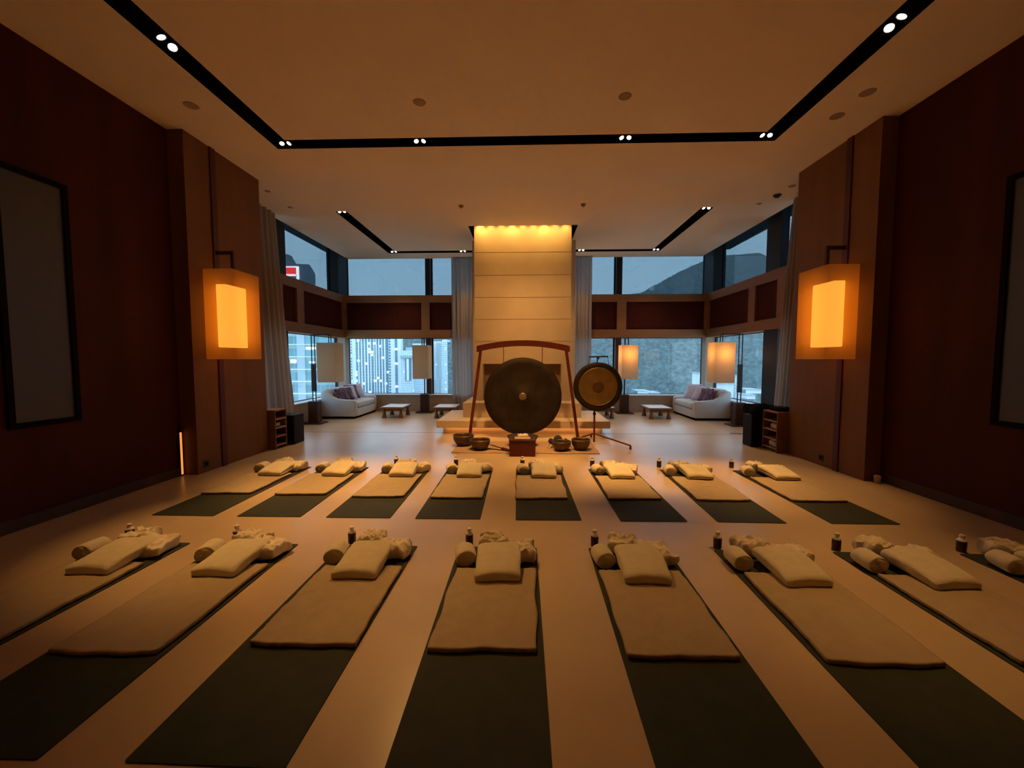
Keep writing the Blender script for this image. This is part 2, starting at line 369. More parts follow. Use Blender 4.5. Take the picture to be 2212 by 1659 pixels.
# dark glazed panels in the side walls
for s, xw, y0, y1, z1 in ((-1, -4.74, 3.60, 4.11, 3.33), (1, 4.66, 3.5, 4.13, 3.3)):
    o = empty('wall_panel', (xw, (y0+y1)/2, 1.0), label='tall dark framed glass panel set in the %s red timber wall' % ('left' if s < 0 else 'right'), cat='panel')
    hw = (y1-y0)/2; d = -s
    b = MB()
    for (a0, a1, c0, c1) in ((-hw-.05, hw+.05, -.05, 0), (-hw-.05, hw+.05, z1-1, z1-.95), (-hw-.05, -hw, 0, z1-1), (hw, hw+.05, 0, z1-1)):
        x0, x1 = sorted((0, d*.03)); b.box(x0, x1, a0, a1, c0, c1)
    b.build('frame', M['void'], o)
    x0, x1 = sorted((0, d*.012)); MB().box(x0, x1, -hw, hw, 0, z1-1).build('glass', M['dkglass'], o)

# ------------------------------------------------------------------ fireplace
fp = empty('fireplace', (-.04, 9.6, 0), label='tall cream limestone chimney breast with stepped hearth in the middle of the room', cat='fireplace')
def fpb(name, b, m, **k):   # world box as a part of the fireplace
    return MB().box(b[0]+.04, b[1]+.04, b[2]-9.6, b[3]-9.6, b[4], b[5]).build(name, m, fp, **k)
fpb('hearth_base', (-1.77, 1.655, 8.70, 10.9, 0, .14), M['limestone'])
fpb('hearth_slab', (-1.885, 1.80, 8.57, 10.40, .14, .29), M['limestone'], bevel=.006)
fpb('hearth_block', (-1.40, 1.27, 9.13, 10.62, .29, .615), M['limestone'], bevel=.006)
b = MB(); cy0, cy1 = 9.66, 10.52; cx0, cx1 = -1.19, 1.075
ox0, ox1, oz = onY(1043, 786, cy0).x, onY(1212.5, 786, cy0).x, 1.49
def q(x0, x1, y0, y1, z0, z1): b.box(x0+.04, x1+.04, y0-9.6, y1-9.6, z0, z1)
q(cx0, ox0, cy0, cy1, .615, oz); q(ox1, cx1, cy0, cy1, .615, oz); q(ox0, ox1, cy0+.35, cy1, .615, oz)
zs = [oz]+[onY(1128, y, cy0).z for y in (738, 690.4, 643, 594.7, 545.6)]+[4.86]
for i in range(len(zs)-1):
    g = .012 if i else 0
    q(cx0, cx1, cy0, cy1, zs[i]+g, zs[i+1])
    if g: q(cx0+.002, cx1-.002, cy0+.018, cy1, zs[i], zs[i]+g)
b.build('chimney_breast', M['limestone'], fp)
fpb('firebox_lining', (ox0, ox1, cy0+.335, cy0+.352, .615, oz), M['hearth'])
fpb('chimney_back', (-1.36, 1.29, 10.62, YB-.03, 0, 5.2), M['limestone'])
fpb('led_strip', (-1.70, 1.6, 8.64, 8.66, .1325, .1395), M['led'])

# ------------------------------------------------------------------ lights of the room and added fill beams
def spot(loc, tgt, power, angle, blend=.8, col=(1, .56, .22), r=.04, parent=None):
    l = bpy.data.lights.new('downlight_or_fill_beam', 'SPOT'); l.energy = power; l.spot_size = math.radians(angle); l.spot_blend = blend; l.color = col; l.shadow_soft_size = r
    o = bpy.data.objects.new('downlight_or_fill_beam', l); COL.objects.link(o); o.location = loc
    o.rotation_euler = (Vector(tgt)-Vector(loc)).to_track_quat('-Z', 'Y').to_euler(); return o
# cove light washing the chimney breast: small lamps in the ceiling slot
for i in range(9):
    x = cx0+.14+i*(cx1-cx0-.28)/8
    spot((x, 9.52, H+.22), (x+.02, cy0+.02, H-2.2), 9.5 if i % 3 else 15, 95, 1, (1, .53, .12), .02)
fix = []
def px(x, y): p = fl(x, y, H); return p.x, p.y
FIX = [('s', 365, 95), ('s', 1928, 52), ('b', 613, 309), ('b', 905, 303), ('b', 1352, 297), ('b', 1660, 290),
       ('f', 740, 459), ('f', 1525, 451), ('f', 845, 540), ('f', 1422, 536), ('f', 999, 542), ('f', 1256, 541)]
proto = None
where = ['in the left arm of the large ceiling channel', 'in the right arm of the large ceiling channel', 'at the left corner of the large ceiling channel',
         'in the far run of the large channel, left of middle', 'in the far run of the large channel, right of middle', 'at the right corner of the large ceiling channel',
         'at the near end of the far left channel', 'at the near end of the far right channel', 'at the corner of the far left channel', 'at the corner of the far right channel',
         'in the far channel just left of the chimney breast', 'in the far channel just right of the chimney breast']
for i, (kd, a, b2) in enumerate(FIX):
    x, y = px(a, b2)
    if kd == 's': x = -3.45 if x < 0 else 3.345
    if kd == 'b': y = 5.85; x = max(-3.44, min(3.33, x))
    if kd == 'f' and i < 8: x = -3.79 if x < 0 else 3.65
    if kd == 'f' and i >= 8: y = 11.65
    if proto is None:
        o = proto = empty('twin_downlight', (x, y, H+.012))
        MB().box(-.17, .17, -.085, .085, .08, .465).build('housing', M['void'], o)
        for sx_ in (-.08, .08):
            h_ = MB().lathe([(.0, .08), (.052, .08), (.058, .0), (.05, .0), (.048, .012), (0, .012)], (0, 0, 0), 20)
            rot = Matrix.Rotation(math.radians(-24), 4, 'X') @ Matrix.Rotation(sx_*3, 4, 'Y')
            h_.xf(Matrix.Translation((sx_, 0, 0)) @ rot)
            g = h_.build('lamp_head', M['metal'], o, smooth=False)
            l_ = MB().lathe([(0, .009), (.046, .009), (.046, .004), (0, .001)], (0, 0, 0), 20).xf(Matrix.Translation((sx_, 0, 0)) @ rot)
            l_.build('lens', M['lens'], g)
    else:
        o = copy_tree(proto); o.location = (x, y, H+.012)
    o.rotation_euler.z = (PI/2 if x < 0 else -PI/2) if kd == 's' else 0
    o.scale = (.78,)*3 if kd == 's' else (.62,)*3
    tag(o, 'recessed twin downlight '+where[i], 'downlight', 'twin downlights in the ceiling channels')
SPOTS = [  # source xy (a few fill beams have no fixture), target, power, angle
    ((-3.45, 4.0), (-2.7, 3.75), 220, 40), ((-3.45, 4.15), (-1.6, 3.1), 110, 36),
    ((3.345, 3.9), (2.8, 2.9), 110, 42), ((3.345, 4.1), (1.9, 3.1), 80, 38),
    ((-3.4, 5.85), (-2.2, 5.2), 260, 44), ((-3.3, 5.85), (-3.0, 5.5), 210, 36),
    ((-1.55, 5.85), (-1.5, 5.4), 300, 34), ((-1.40, 5.85), (-.5, 3.5), 130, 40), ((-1.40, 5.85), (.2, 2.1), 100, 46),  # last one is an extra fill beam, added to brighten the centre foreground floor
    ((1.30, 5.85), (.45, 5.6), 330, 30), ((1.45, 5.85), (1.42, 5.5), 330, 24),
    ((3.2, 5.85), (2.4, 5.5), 260, 38), ((3.3, 5.85), (3.2, 5.2), 180, 40),
    ((-.6, 5.85), (-.55, 7.5), 330, 52), ((.6, 5.85), (.5, 7.6), 330, 52),  # fill beams with no fixture here, for the gong floor and ceiling bounce
    ((-.9, 5.85), (-.5, 9.66, 2.3), 130, 40), ((.9, 5.85), (.5, 9.66, 2.3), 130, 40),  # added beams with no fixture here, brighten the lower chimney breast
]
for (x, y), t3, pw, an in SPOTS: spot((x, y, H+.0), t3 if len(t3) > 2 else (t3[0], t3[1], 0), pw*.76, an, .9, (1, .51, .15))
for x, y in ((-3.45, -1.2), (3.345, -1.2), (-3.45, -3.8), (3.345, -3.8)):  # unseen fill beams added behind the camera, their bounce brightens the ceiling
    spot((x, y, H), (x*.72, y-2.0, 0), 200, 70, 1, (1, .49, .15))
for x, y in ((-3.79, 8.5), (3.65, 8.5), (-3.7, 11.65), (3.6, 11.65), (-1.75, 11.65), (1.57, 11.65)):
    spot((x, y, H+.02), (x*.97, y-.3, 0), 95, 75, 1, (1, .62, .32))

# ------------------------------------------------------------------ wall lanterns
def lantern(s, xf, label):
    """s: -1 left, +1 right; xf face of the pilaster"""
    d = -s; o = empty('wall_lantern', (xf, 5.91, 1.6), label=label, cat='wall lamp', group='wall lanterns on the timber pilasters')
    def B(x0, x1, y0, y1, z0, z1, name, m, parent=o, bevel=0):
        a, b = sorted((d*x0, d*x1)); return MB().box(a, b, y0, y1, z0, z1).build(name, m, parent, bevel=bevel)
    B(0, .02, -.048, .048, -1.6, H-1.6, 'rail', M['redbox'])
    br = MB()
    a, b = sorted((0, d*.275)); br.box(a, b, -.02, .02, 1.52, 1.57)
    a, b = sorted((d*.235, d*.275)); br.box(a, b, -.02, .02, 1.20, 1.52)
    br.build('bracket', M['darkwood'], o)
    # outer fabric shade: an open-topped box with a thin wall
    x0, x1, y0, y1, zb, zt, t = .03, .44, -.29, .29, 0, 1.26, .004
    sh = MB()
    for (p, q_) in (((x0, y0), (x1, y0)), ((x1, y0), (x1, y1)), ((x1, y1), (x0, y1)), ((x0, y1), (x0, y0))):
        sh.add([(d*p[0], p[1], zb), (d*q_[0], q_[1], zb), (d*q_[0], q_[1], zt), (d*p[0], p[1], zt)], [(0, 1, 2, 3)])
    shd = sh.build('lamp_shade', M['lantern'], o)
    B(.15, .30, -.22, .20, .17, 1.06, 'diffuser', M['glow'], o, bevel=.012)
    return o
lantern(-1, -4.52, 'glowing amber fabric wall lantern on the left timber pilaster')
lantern(1, 4.46, 'glowing amber fabric wall lantern on the right timber pilaster')
# low night light in the gap beside the left pilaster, small fitting beside the right one
o = empty('step_light', (-4.73, 5.375, 0), label='slim orange light glowing at the foot of the left pilaster', cat='lamp')
MB().box(0, .02, -.02, .02, 0, .62).build('body', M['metal'], o); MB().box(.02, .026, -.014, .014, .02, .60).build('light_strip', emit('amber_strip', (1, .33, .06), .42), o)
o = empty('floor_light', (4.56, 5.33, 0), label='small pale cup light on the floor at the foot of the right pilaster', cat='lamp')
MB().lathe([(0, 0), (.03, 0), (.042, .09), (.03, .10), (0, .10)]).build('cup', M['plate'], o, smooth=True)
for lab, y, xf, d in (('left', 5.56, -4.52, 1), ('right', 6.2, 4.46, -1)):
    o = empty('wall_socket', (xf, y, .12), label='small dark socket plate low on the %s pilaster' % lab, cat='socket')
    a, b = sorted((0, d*.008)); MB().box(a, b, -.045, .045, -.045, .045).build('plate', M['knot'], o)
    a, b = sorted((d*.008, d*.011)); MB().box(a, b, -.02, .02, -.02, .02).build('insert', M['void'], o)

# ceiling discs
for (a, b2, r, m, lab) in ((906, 221, .075, 'plate', 'above the left half of the mats'), (1350, 208, .075, 'plate', 'above the right half of the mats'),
        (413, 228, .08, 'plate', 'outside the left arm of the large channel'), (1808, 251, .08, 'plate', 'outside the right arm of the large channel'),
        (1874, 200, .08, 'plate', 'beyond the right arm, nearer the camera'), (578, 413, .05, 'plate', 'by the left pilaster'), (627, 448, .05, 'plate', 'over the left curtain'),
        (1711, 402, .06, 'plate', 'by the right pilaster'), (1640, 440, .05, 'plate', 'over the right curtain')):
    x, y = px(a, b2); o = empty('ceiling_disc', (x, y, H), label='flush round ceiling disc '+lab, cat='ceiling disc', group='flush ceiling discs')
    MB().lathe([(0, -.006), (r*.92, -.006), (r, 0), (0, 0)], n=24).build('cover', M[m], o)
for (a, b2, r, lab) in ((996, 444, .05, 'in front of the chimney breast, left one'), (1260, 441, .05, 'in front of the chimney breast, right one'), (1679, 421, .07, 'above the right curtain')):
    x, y = px(a, b2); o = empty('smoke_detector', (x, y, H), label='small dark smoke detector '+lab, cat='smoke detector', group='smoke detectors')
    MB().lathe([(0, -.045), (r*.6, -.045), (r*.75, -.02), (r, -.012), (r, 0), (0, 0)], n=20).build('cover', M['hearth'] if r < .06 else M['knot'], o, smooth=False)

# ------------------------------------------------------------------ curtains
def curtain(ax, u0, u1, f, z1, amp, waves, m, label, flare=0, z0=.02):
    n = waves*10; rows = 14; vs = []; fs = []
    for j in range(rows+1):
        v = j/rows; z = z0+(z1-z0)*v
        for i in range(n+1):
            u = i/n; a = amp*(1-.35*v)*math.sin(u*waves*2*PI+.5*math.sin(v*3+u*9))+amp*.5*math.sin(u*waves*5.1+1)
            uu = u0+(u1+flare*(1-v)-u0)*u
            vs.append((uu, f+a, z) if ax == 'x' else (f+a, uu, z))
    for j in range(rows):
        for i in range(n):
            k = j*(n+1)+i; fs.append((k, k+1, k+n+2, k+n+1))
    o = MB().add(vs, fs).build('curtain', m, smooth=True); tag(o, label, 'curtain', 'full height curtains')
curtain('y', 7.25, 8.55, -5.22, H-.005, .06, 9, M['curtain'], 'long brownish curtain drawn back beside the left pilaster', .52)
curtain('y', 7.25, 8.10, 5.10, H-.005, .06, 9, M['curtain'], 'long brownish curtain drawn back beside the right pilaster', .42)
curtain('x', -2.20, -1.47, 12.24, H-.005, .045, 7, M['sheer'], 'grey sheer curtain hanging left of the chimney breast')
curtain('x', 1.42, 1.97, 12.24, H-.005, .045, 6, M['sheer'], 'grey sheer curtain hanging right of the chimney breast')

# ------------------------------------------------------------------ soft goods
def soft_box(w, d, h, r, seams=(), amp=.004, freq=7, seed=0, crumple=0, sag=0, res=(22, 22, 8), taper=0, edge=0):
    nx, ny, nz_ = res; b = MB(); idx = {}
    def key(i, j, k):
        if (i, j, k) in idx: return idx[i, j, k]
        x, y, z = (i/nx-.5)*w, (j/ny-.5)*d, (k/nz_-.5)*h
        rr = min(r, h/2*.98)
        inn = Vector((max(-w/2+rr, min(w/2-rr, x)), max(-d/2+rr, min(d/2-rr, y)), max(-h/2+rr, min(h/2-rr, z))))
        dv = Vector((x, y, z))-inn
        p = inn+(dv.normalized()*rr if dv.length > 1e-9 else Vector((0, 0, 0)))
        if dv.length < 1e-9: p = Vector((x, y, z))
        zr = p.z/h+.5
        side = max(abs(p.x)/(w/2), abs(p.y)/(d/2))
        for sm in seams:
            g = math.exp(-((zr-sm)/.06)**2); 
            if side > .8: p.x *= 1-.05*g*(side-.8)/.2; p.y *= 1-.04*g*(side-.8)/.2
        q = Vector((p.x*freq+seed*3.1, p.y*freq+seed*1.7, p.z*freq*2))
        nv = noise.noise_vector(q)
        p += Vector((nv.x*amp*1.5, nv.y*amp*1.5, nv.z*amp))
        if edge:
            e1 = noise.noise(Vector((p.x*5+seed, 3.3, seed))); e2 = noise.noise(Vector((7.1, p.y*4+seed, seed)))
            p.y += e1*edge*(2*abs(p.y)/d)**3; p.x += e2*edge*(2*abs(p.x)/w)**3
            hi = noise.noise(Vector((p.x*16+seed*5, p.y*16, 2)))
            if side > .9: p.z += abs(hi)*edge*.5*(side-.9)*10
        if crumple:
            q2 = Vector((p.x*11+seed*5.3, p.y*11, p.z*6+seed)); rg = 1-abs(noise.noise(q2))*2.2; rg2 = 1-abs(noise.noise(q2*2.1))*2
            top = max(0, zr); p.z += (rg*.7+rg2*.3)*crumple*top
            p.x += noise.noise(q2*.6+Vector((9, 0, 0)))*crumple*1.3; p.y += noise.noise(q2*.6+Vector((0, 9, 0)))*crumple*1.3
        if sag: p.z -= sag*(1-(2*x/w)**2)*(1-(2*y/d)**2)*0+sag*((2*x/w)**2*(2*y/d)**2)*max(0, zr)
        if taper: p.z = -h/2+(p.z+h/2)*(1+taper*(y/d))
        b.v.append(tuple(p)); idx[i, j, k] = len(b.v)-1; return len(b.v)-1
    for i in range(nx):
        for j in range(ny):
            for k in (0, nz_): b.f.append((key(i, j, k), key(i+1, j, k), key(i+1, j+1, k), key(i, j+1, k)))
    for i in range(nx):
        for k in range(nz_):
            for j in (0, ny): b.f.append((key(i, j, k), key(i+1, j, k), key(i+1, j, k+1), key(i, j, k+1)))
    for j in range(ny):
        for k in range(nz_):
            for i in (0, nx): b.f.append((key(i, j, k), key(i, j+1, k), key(i, j+1, k+1), key(i, j, k+1)))
    b.v = [(v[0], v[1], v[2]+h/2) for v in b.v]   # base at z = 0
    zmin = min(v[2] for v in b.v); b.v = [(v[0], v[1], v[2]-zmin) for v in b.v]
    return b
def towel_roll(R, Lh, seed):
    """a rolled towel along y with a spiral end"""
    n = 36; b = MB(); rings = []
    cap = [(.12, 0), (.3, 0), (.5, 0), (.7, 0), (.88, 0), (.98, .006), (1, .02)]
    def sp(rf, a): return .012*math.sin(2*PI*rf*3.2-a)
    secs = [(rf, -Lh/2+dy, True) for rf, dy in cap]+[(1.03, -Lh/2+Lh*q_, False) for q_ in (.15, .3, .5, .7, .85)]+[(rf, Lh/2-dy, True) for rf, dy in cap[::-1]]
    for (rf, y, end) in secs:
        ring = []
        for k in range(n):
            a = 2*PI*k/n; rr = R*rf*(1+.05*noise.noise(Vector((math.cos(a)*2+seed, y*9, math.sin(a)*2)))) 
            if rf > .8 and 0 < a < .5: rr *= 1+.10*(1-a/.5)
            dy = sp(rf, a)*(-1 if y < 0 else 1) if end and rf < .97 else 0
            ring.append((rr*math.cos(a)*1.08, y+dy, rr*math.sin(a)*.88+R*.9))
        rings.append(ring)
    vs = [v for r_ in rings for v in r_]; fs = []
    for i in range(len(rings)-1):
        for k in range(n): fs.append((i*n+k, i*n+(k+1) % n, (i+1)*n+(k+1) % n, (i+1)*n+k))
    fs += [tuple(range(n)), tuple(range((len(rings)-1)*n, len(rings)*n))]
    return b.add(vs, fs)

ME = {}
for v in range(4):
    ME['blanket', v] = soft_box(.60, .88, .024, .010, (.33, .66), .002, 9, v+1, res=(36, 50, 4), edge=.022).mesh('folded_blanket', M['blanket'], True)
    ME['pillow', v] = soft_box(.335, .43, .086, .030, (.5,) if v % 2 else (), .008, 7, v+11, res=(26, 32, 12), sag=.018, taper=.32, edge=.014).mesh('folded_towel', M['towel'], True)
    ME['roll', v] = towel_roll(.070, .18, v*2.3).mesh('rolled_towel', M['towel'], True)
    ME['cloth', v] = soft_box(.30, .24, .075, .03, (), .012, 9, v+31, crumple=.036, res=(34, 30, 8)).mesh('crumpled_cloth', M['cloth'], True)
for nm in ('cloth',):
    for v in range(4): pass
BT = MB().lathe([(0, 0), (.030, 0), (.033, .006), (.033, .085), (.031, .092), (0, .092)], n=24).mesh('body', M['bottle'], True)
BS = MB().lathe([(0, .090), (.0315, .090), (.032, .098), (.020, .112), (.014, .116), (.014, .120), (0, .12)], n=24).mesh('shoulder', M['cap'], True)
BC = MB().lathe([(.0, .118), (.017, .118), (.018, .122), (.018, .140), (.014, .144), (0, .144)], n=20).mesh('cap', M['cap'], False)
def obj(name, me, loc, rot=(0, 0, 0), parent=None):
    o = bpy.data.objects.new(name, me); COL.objects.link(o); o.location = loc; o.rotation_euler = rot; o.parent = parent; return o
ordn = ['first', 'second', 'third', 'fourth', 'fifth', 'sixth', 'seventh', 'eighth']
rows = [  # name, y_top, y_bot, [(x left at head, x left at foot)]
    ('near', 3.37, 1.47, [(-3.56, -3.60), (-2.61, -2.60), (-1.57, -1.59), (-.555, -.545), (.54, .515), (1.583, 1.547), (2.55, 2.55), (3.567, 3.567)]),
    ('far', 5.87, 3.97, [(-3.82, -3.83), (-2.96, -2.93), (-2.03, -2.01), (-1.12, -1.10), (-.125, -.09), (.92, .95), (1.947, 1.90), (2.98, 2.985)])]
MW = .655
rnd = random.Random(3)
for rn, y1, y0, lst in rows:
    for i, (xa, xb) in enumerate(lst):
        rz = math.atan2(xb-xa, y1-y0); cx_ = (xa+xb)/2+MW/2; cy_ = (y0+y1)/2
        which = '%s from the left in the %s row' % (ordn[i], 'nearest' if rn == 'near' else 'far')
        v = (i*3+(rn == 'far')) % 4
        b = MB(); pts = []
        for (sx_, sy_) in ((-1, -1), (1, -1), (1, 1), (-1, 1)):
            for k in range(5):
                a = {(-1, -1): PI, (1, -1): 1.5*PI, (1, 1): 0, (-1, 1): .5*PI}[sx_, sy_]+k*PI/8
                pts.append((sx_*(MW/2-.012)+.012*math.cos(a), sy_*((y1-y0)/2-.012)+.012*math.sin(a)))
        m_ = b.prism(pts, .0, .006, 'z').build('yoga_mat', M['mat'], loc=(cx_, cy_, 0), rz=rz)
        tag(m_, 'dark olive yoga mat, '+which, 'yoga mat', 'yoga mats in two rows')
        # blanket: pulled to one side of the mat
        bxo = {'near': [.0, .0, .02, 0, 0, .01, .0, 0], 'far': [-.03, -.02, -.01, 0, -.03, -.01, .0, -.01]}[rn][i]
        btop = {'near': 2.98, 'far': 5.46}[rn]; bbot = {'near': [2.03, 2.03, 2.12, 2.11, 2.09, 2.08, 2.1, 2.1], 'far': [4.61, 4.60, 4.55, 4.53, 4.54, 4.56, 4.55, 4.55]}[rn][i]
        sc = (btop-bbot)/.88
        bl = obj('folded_blanket', ME['blanket', v], (cx_+bxo, (btop+bbot)/2, .006), (0, 0, rz+rnd.uniform(-.012, .012)))
        bl.scale = (1.0, sc, 1)
        tag(bl, 'flat folded beige blanket on the mat, '+which, 'blanket', 'flat blankets on the yoga mats')
        # thick folded towel lying as a pillow
        pxo = {'near': [.06, .03, .03, .025, .02, .07, .07, .05], 'far': [.06, .05, .03, .03, .04, .02, .06, .10]}[rn][i]
        ph = {'near': 2.99, 'far': 5.50}[rn]
        pr_ = rnd.uniform(-.05, .05)
        pl = obj('folded_towel', ME['pillow', (v+i) % 4], (cx_+pxo, ph, .030), (math.radians(2), 0, rz+pr_))
        tag(pl, 'thick folded cream towel, '+which, 'towel', 'thick folded towels at the mat heads')
        # rolled towel, crumpled cloth, bottle
        ry = ph+.13
        rl = obj('rolled_towel', ME['roll', (v+2) % 4], (cx_-.245, ry-.01, .006), (0, 0, rz+rnd.uniform(-.25, .25)))
        tag(rl, 'small rolled cream towel on the mat, '+which, 'towel', 'rolled towels at the mat heads')
        cl = obj('crumpled_cloth', ME['cloth', v], (cx_+.17, ph+.20, .006), (0, 0, rz+rnd.uniform(-.5, .5)))
        tag(cl, 'crumpled pale cloth heap, '+which, 'cloth', 'crumpled cloths at the mat heads')
        c2 = obj('crumpled_cloth', ME['cloth', (v+1) % 4], (cx_-.04, ph+.335, .006), (0, 0, rz+rnd.uniform(1.2, 1.8))); c2.scale = (.62, .95, 1.15)
        tag(c2, 'small bunched pale cloth, '+which, 'cloth', 'bunched cloths at the mat heads')
        if not (rn == 'far' and i < 2):
            by = y1+.055 if rn == 'near' else y1+.17
            o = empty('bottle', (cx_-.255, by, 0), label='small brown bottle with white cap, '+which, cat='bottle', group='small bottles behind the mats')
            obj('body', BT, (0, 0, 0), parent=o); obj('shoulder', BS, (0, 0, 0), parent=o); obj('cap', BC, (0, 0, 0), parent=o)

# ------------------------------------------------------------------ gongs
gy = 8.10
g = empty('gong_stand', (-.05, gy, 0), label='red wooden gong stand with arched top beam and splayed legs', cat='gong stand')
def rel(p): return (p.x+.05, 0, p.z)
bm_ = MB(); N_ = 24; up_, lo_ = [], []
for i in range(N_+1):
    t = i/N_; xx = 1030+200.6*t; c_ = 1-(2*t-1)**2
    a = onY(xx, 747.5-12.5*c_, gy); b_2 = onY(xx, 760.5-13*c_, gy)
    up_.append((a.x+.05, a.z)); lo_.append((b_2.x+.05, b_2.z))
bm_.prism(up_+lo_[::-1], -.035, .035, 'y')
bm_.build('top_beam', M['redwood'], g, bevel=.005)
for (a, b_2) in (((1039.6, 747), (1014, 947)), ((1221.6, 745), (1248.5, 949))):
    p0, p1 = onY(*a, gy), onY(*b_2, gy)
    t0, t1 = Vector(rel(p0)), Vector(rel(p1)); t1.z = 0; wv = .028
    MB().add([(t0.x-wv, -.03, t0.z), (t0.x+wv, -.03, t0.z), (t0.x+wv, .03, t0.z), (t0.x-wv, .03, t0.z), (t1.x-wv, -.05, 0), (t1.x+wv, -.05, 0), (t1.x+wv, .05, 0), (t1.x-wv, .05, 0)],
             [(0, 1, 2, 3), (7, 6, 5, 4), (0, 4, 5, 1), (1, 5, 6, 2), (2, 6, 7, 3), (3, 7, 4, 0)]).build('leg', M['redwood'], g, bevel=.004)
gc = onY(1129.2, 856.5, gy); GR_ = 84.3/F*gy
g2 = empty('gong', (gc.x, gy, gc.z), label='huge dark bronze gong hanging from the red arched stand', cat='gong', group='gongs')
pr2 = [(0, -.012), (.05, -.030), (.075, -.026), (.10, -.012), (GR_*.45, -.004), (GR_*.80, -.0), (GR_*.86, -.012), (GR_*.97, .004), (GR_, .02), (GR_, .075), (GR_*.985, .075), (GR_*.975, .02), (0, .012)]
MB().lathe(pr2, n=96, axis='y').build('disc', M['gong'], g2, smooth=True)
MB().lathe([(0, -.034), (.045, -.034), (.072, -.029), (.078, -.022), (0, -.02)], n=32, axis='y').build('boss', M['boss'], g2, smooth=True)
for xx, ys in ((1087.8, (749, 784)), (1171.4, (749, 784))):
    p0, p1 = onY(xx, ys[0], gy), onY(xx, ys[1], gy)
    MB().tube([(p0.x-gc.x, 0, p0.z-gc.z), (p1.x-gc.x, .04, p1.z-gc.z)], .007, 8).build('cord', M['redwood'], g2)

hy = 7.80
hc = onY(1291.8, 835.6, hy); hr = 52.6/F*hy
st = empty('tripod_gong_stand', (hc.x-.05, hy+.07, 0), label='slim dark red tripod stand carrying the smaller gong', cat='gong stand')
sx0, sy0 = hc.x-.05, hy+.07
topz = onY(1291, 770, hy).z; hub = onY(1285, 938, hy).z
MB().tube([(0, 0, .0), (0, 0, .95)], .019, 12).build('lower_pole', M['red_metal'], st)
MB().tube([(0, 0, .95), (.05, .01, topz)], .012, 12).build('upper_pole', M['metal'], st)
MB().tube([(0, 0, .53), (0, 0, .57)], .03, 12).build('clamp', M['metal'], st)
p = MB(); a, b_2 = onY(1272.5, 771, hy), onY(1313.8, 770, hy)
p.tube([(a.x-sx0, -.05, a.z), (b_2.x-sx0, -.05, b_2.z)], .014, 10)
p.tube([(.05, -.05, topz-.05), (.05, -.05, topz)], .02, 10); p.tube([(.05, .012, topz-.03), (.05, -.05, topz-.03)], .012, 8)
p.build('crossbar', M['metal'], st)
for e_ in (fl(1361.7, 971), fl(1254, 952.5), Vector((sx0+.02, hy+.55, 0))):
    q_ = MB(); v = Vector((e_.x-sx0, e_.y-sy0, .07)); q_.tube([(0, 0, hub), v], .014, 10); q_.tube([v, (v.x, v.y, 0)], .018, 10)
    q_.build('leg', M['red_metal'], st)
g3 = empty('gong', (hc.x, hy, hc.z), label='smaller golden gong with dark rim on the tripod stand', cat='gong', group='gongs')
ri = hr*.80
MB().lathe([(ri, -.006), (ri+.02, -.016), (hr*.95, -.012), (hr, .004), (hr, .06), (hr*.985, .06), (hr*.975, .012), (ri, .006)], n=72, axis='y').build('rim', M['gong'], g3, smooth=True)
MB().lathe([(.11, -.014), (ri*.6, -.018), (ri*.84, -.008), (ri*.9, -.022), (ri, -.006), (ri, .006), (.11, .0)], n=72, axis='y').build('face', M['gold'], g3, smooth=True)
MB().lathe([(0, -.0165), (.09, -.016), (.112, -.0145), (.112, .0), (0, 0)], n=40, axis='y').build('centre', M['goldc'], g3, smooth=True)
MB().lathe([(ri*.93, -.016), (ri*.945, -.024), (ri*.965, -.024), (ri*.975, -.012)], n=72, axis='y').build('ring', M['boss'], g3, smooth=True)
for s_, tx, ty, bx2, by2 in ((-1, 1273.5, 771, 1270, 791), (1, 1313, 770, 1315.6, 789)):
    a, b_2 = onY(tx, ty, hy), onY(bx2, by2, hy)
    MB().tube([(a.x-hc.x, .02, a.z-hc.z), (b_2.x-hc.x, .02, b_2.z-hc.z-.03)], .006, 8).build('cord', M['metal'], g3)

# woven mat, box, bowls and mallets in front of the gongs
rg = soft_box(2.53, .98, .012, .005, (), .0, 3, 1, res=(40, 12, 2), edge=.02).build('woven_mat', M['rug'], loc=(.01, 7.32, 0)); tag(rg, 'wide thin brown woven mat on the floor under the bowls', 'mat')
bo = empty('storage_box', (-.04, 6.78, 0), label='dark red lacquered box standing in front of the huge gong', cat='box')
MB().box(-.215, .215, -.17, .17, 0, .25).build('body', M['redbox'], bo, bevel=.006)
MB().box(-.222, .222, -.177, .177, .25, .275).build('lid', M['darkwood'], bo, bevel=.004)
MB().box(-.13, .13, -.1, .1, .276, .282).build('inlay', M['plate'], bo)
cu = MB().lathe([(0, 0), (.16, 0), (.22, .05), (.275, .17), (.29, .18), (.265, .15), (0, .12)], n=40).build('shallow_bowl', M['mallet'], loc=(-.04, 7.42, .20), smooth=True)
cu.location.z = .012
cu2 = None
tag(cu, 'wide dark shallow bowl behind the red box', 'bowl')
cc_ = obj('crumpled_cloth', ME['cloth', 2], (-.03, 7.38, .135), (0, 0, .4)); cc_.scale = (.6, .6, .9); tag(cc_, 'pale crumpled cloth lying in the dark shallow bowl under the gong', 'cloth')
def bowl(x, y, R_, hgt, label):
    t_ = .012
    pf = [(0, 0), (R_*.45, 0), (R_*.72, hgt*.18), (R_*.93, hgt*.5), (R_, hgt*.82), (R_*.985, hgt), (R_*.92, hgt), (R_*.93, hgt*.8), (R_*.86, hgt*.5), (R_*.65, hgt*.24), (0, hgt*.12)]
    o = MB().lathe(pf, n=48).build('singing_bowl', M['bowl'], loc=(x, y, .012), smooth=True); tag(o, label, 'bowl', 'bronze singing bowls')
